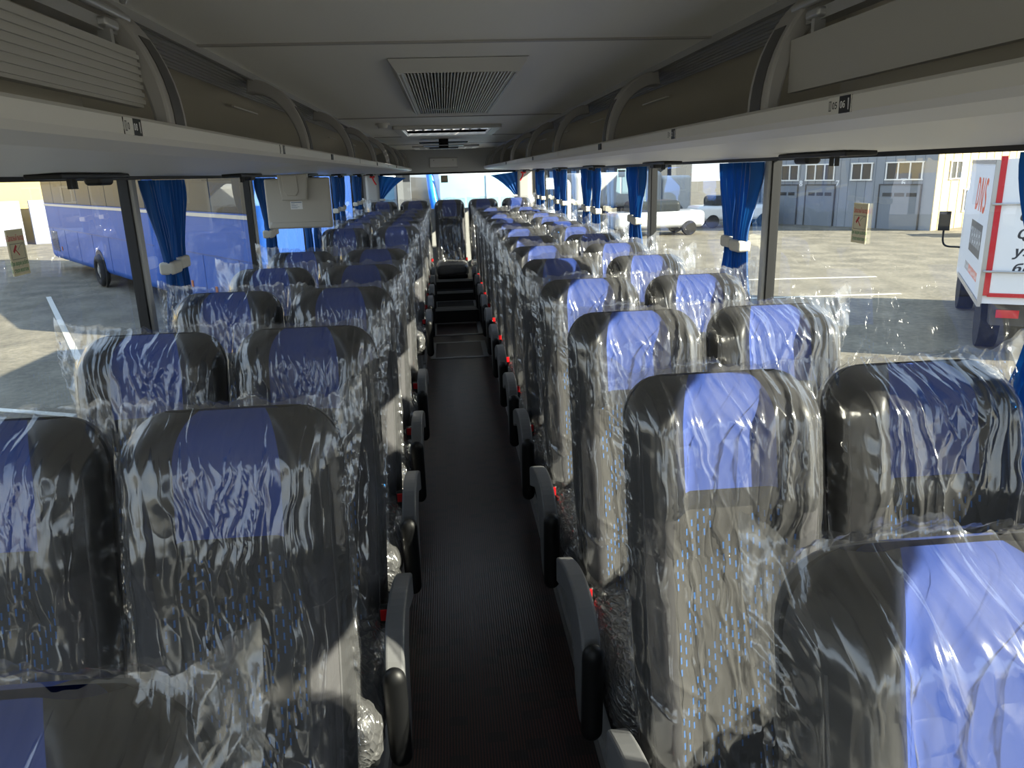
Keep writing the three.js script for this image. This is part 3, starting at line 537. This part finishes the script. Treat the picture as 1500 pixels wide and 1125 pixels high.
// vehicles on the other side
{
  const t = thing('box_truck', 'white box truck with red lettering and red-edged rear doors', 'truck', [8.1, GY, -10.9], -0.533);
  const white = std('#e3e7ee', 0.45), redM = std('#c3202c', 0.5);
  part('box', span(0, 2.3, 0.85, 2.95, 0, -3.6), white, t);
  const side = picture(768, 448, (g) => { g.fillStyle = '#e3e7ee'; g.fillRect(0, 0, 768, 448); g.fillStyle = '#e2572b'; g.font = 'italic bold 170px sans-serif'; g.fillText('DNS', 290, 165); g.fillStyle = '#55595f'; g.fillRect(270, 205, 380, 120); g.fillStyle = '#cfd4da'; for (let k = 0; k < 9; k++) { g.fillRect(292 + k * 38, 230, 12, 66); g.fillRect(292 + k * 38, 232 + (k * 23) % 50, 26, 11); } for (let k = 0; k < 13; k++) { g.fillStyle = k < 4 ? '#8d8a8a' : '#e2572b'; g.fillRect(225 + k * 34, 372, 24, 32); g.fillStyle = '#e3e7ee'; g.fillRect(233 + k * 34, 380 + (k * 7) % 10, 9, 12); } });
  part('side_sign', bx(3.5, 2.0, 0.012, 0, 0, 0).rotateY(-Math.PI / 2).translate(-0.008, 1.9, -1.8), std('#ffffff', 0.45, { map: side }), t);
  part('edge_rail', [span(-0.02, 0.03, 0.8, 0.88, 0.02, -3.6), span(-0.02, 0.04, 0.85, 2.98, 0.03, -0.03), span(-0.02, 0.03, 2.93, 2.99, 0.02, -3.6)], M.alu, t);
  const door = part('rear_door', span(0.1, 2.25, 1.0, 3.0, 0.0, 0.03), std('#ffffff', 0.45, { map: picture(512, 512, (g) => { g.fillStyle = '#e8ebf0'; g.fillRect(0, 0, 512, 512); g.fillStyle = '#1f7a46'; g.fillRect(60, 30, 390, 110); g.fillStyle = '#2b2f36'; g.font = 'italic bold 52px sans-serif'; ['С', 'Q', 'уз', 'бо'].forEach((s, k) => g.fillText(s, 60, 230 + k * 66)); }) }), t);
  part('red_trim', [span(0.04, 0.12, 0.98, 3.04, 0.0, 0.04), span(0.1, 2.28, 0.96, 1.02, 0, 0.04)], redM, door);
  part('lock_bar', [cyl(0.018, 1.2, 0.6, 2.35, 0.07, 'x'), cyl(0.018, 1.2, 0.6, 1.35, 0.07, 'x')], M.alu, door);
  part('chassis', span(0.2, 2.1, 0.5, 0.85, -0.1, -5.6), M.bracketDark, t);
  part('cab', rb(2.1, 1.9, 1.7, 0.15, 1.15, 1.5, -4.6), white, t);
  part('mirror', [bx(0.22, 0.4, 0.1, -0.25, 1.75, -5.2), tube([[0.1, 1.2, -5.2], [-0.2, 1.25, -5.2], [-0.25, 1.6, -5.2]], 0.02)], M.black, t);
  for (const z of [-0.9, -4.6]) for (const x of [0.25, 2.05]) part('wheel', cyl(0.45, 0.28, x, 0.45, z, 'x'), tyre, t);
  part('rear_lamp', [bx(0.3, 0.12, 0.04, 0.4, 0.7, 0)], redM, t);
}
{
  const p = thing('flatbed_truck', 'small flatbed truck with cream bed parked by the cream wall', 'truck', [22.6, GY, -28.6], -0.3);
  part('bed', rb(3.2, 0.5, 1.8, 0.04, 1.1, 1.15, 0), std('#d8cfa4', 0.6), p); part('cab', rb(1.5, 1.6, 1.7, 0.15, 3.3, 1.3, 0), std('#c9ccd0', 0.5), p);
  part('load', [rb(1.4, 0.6, 1.2, 0.05, 0.8, 1.7, 0), rb(0.8, 0.5, 1, 0.05, 1.9, 1.6, 0)], M.wall, p); part('chassis', bx(4.2, 0.2, 1, 1.4, 0.75, 0), M.black, p);
  for (const x of [0.2, 3.2]) for (const z of [-0.75, 0.75]) part('wheel', cyl(0.42, 0.25, x, 0.42, z, 'z'), tyre, p);
  const wrapped = (label, x, z, turn, col) => {
    const c = thing('parked_car', label, 'car', [x, GY, z], turn); const m = std(col, 0.3, { clearcoat: 0.7 });
    part('body', rb(4.3, 0.75, 1.75, 0.22, 0, 0.72, 0, 4), m, c); part('cabin', rb(2.3, 0.6, 1.5, 0.22, -0.15, 1.28, 0, 4), darkGlass, c);
    for (const a of [-1.35, 1.35]) for (const b of [-0.8, 0.8]) part('wheel', cyl(0.33, 0.2, a, 0.33, b, 'z'), tyre, c);
  };
  wrapped('silver car parked before the dark depot', 9.6, -35, 0.1, '#c9cbcd'); wrapped('white car parked before the dark depot', 14.6, -38.5, 0.05, '#e8e8e6'); wrapped('dark car standing left of the silver one by the depot', 5.2, -37, 0.2, '#30343a');
  const lorry = thing('covered_lorry', 'pale covered lorry standing before the dark depot', 'truck', [9.5, GY, -44], 0.2);
  part('load_cover', rb(5.5, 1.9, 2.2, 0.3, 0, 1.9, 0, 4), std('#b7b8b6', 0.6), lorry); part('cab', rb(1.8, 2.1, 2.1, 0.2, 3.7, 1.5, 0), std('#dcdcd8', 0.5), lorry); part('chassis', bx(7.2, 0.3, 1.4, 0.9, 0.75, 0), M.black, lorry);
  for (const x of [-1.8, 3.6]) for (const z of [-0.9, 0.9]) part('wheel', cyl(0.5, 0.3, x, 0.5, z, 'z'), tyre, lorry);
}

renderer.render(scene, camera);
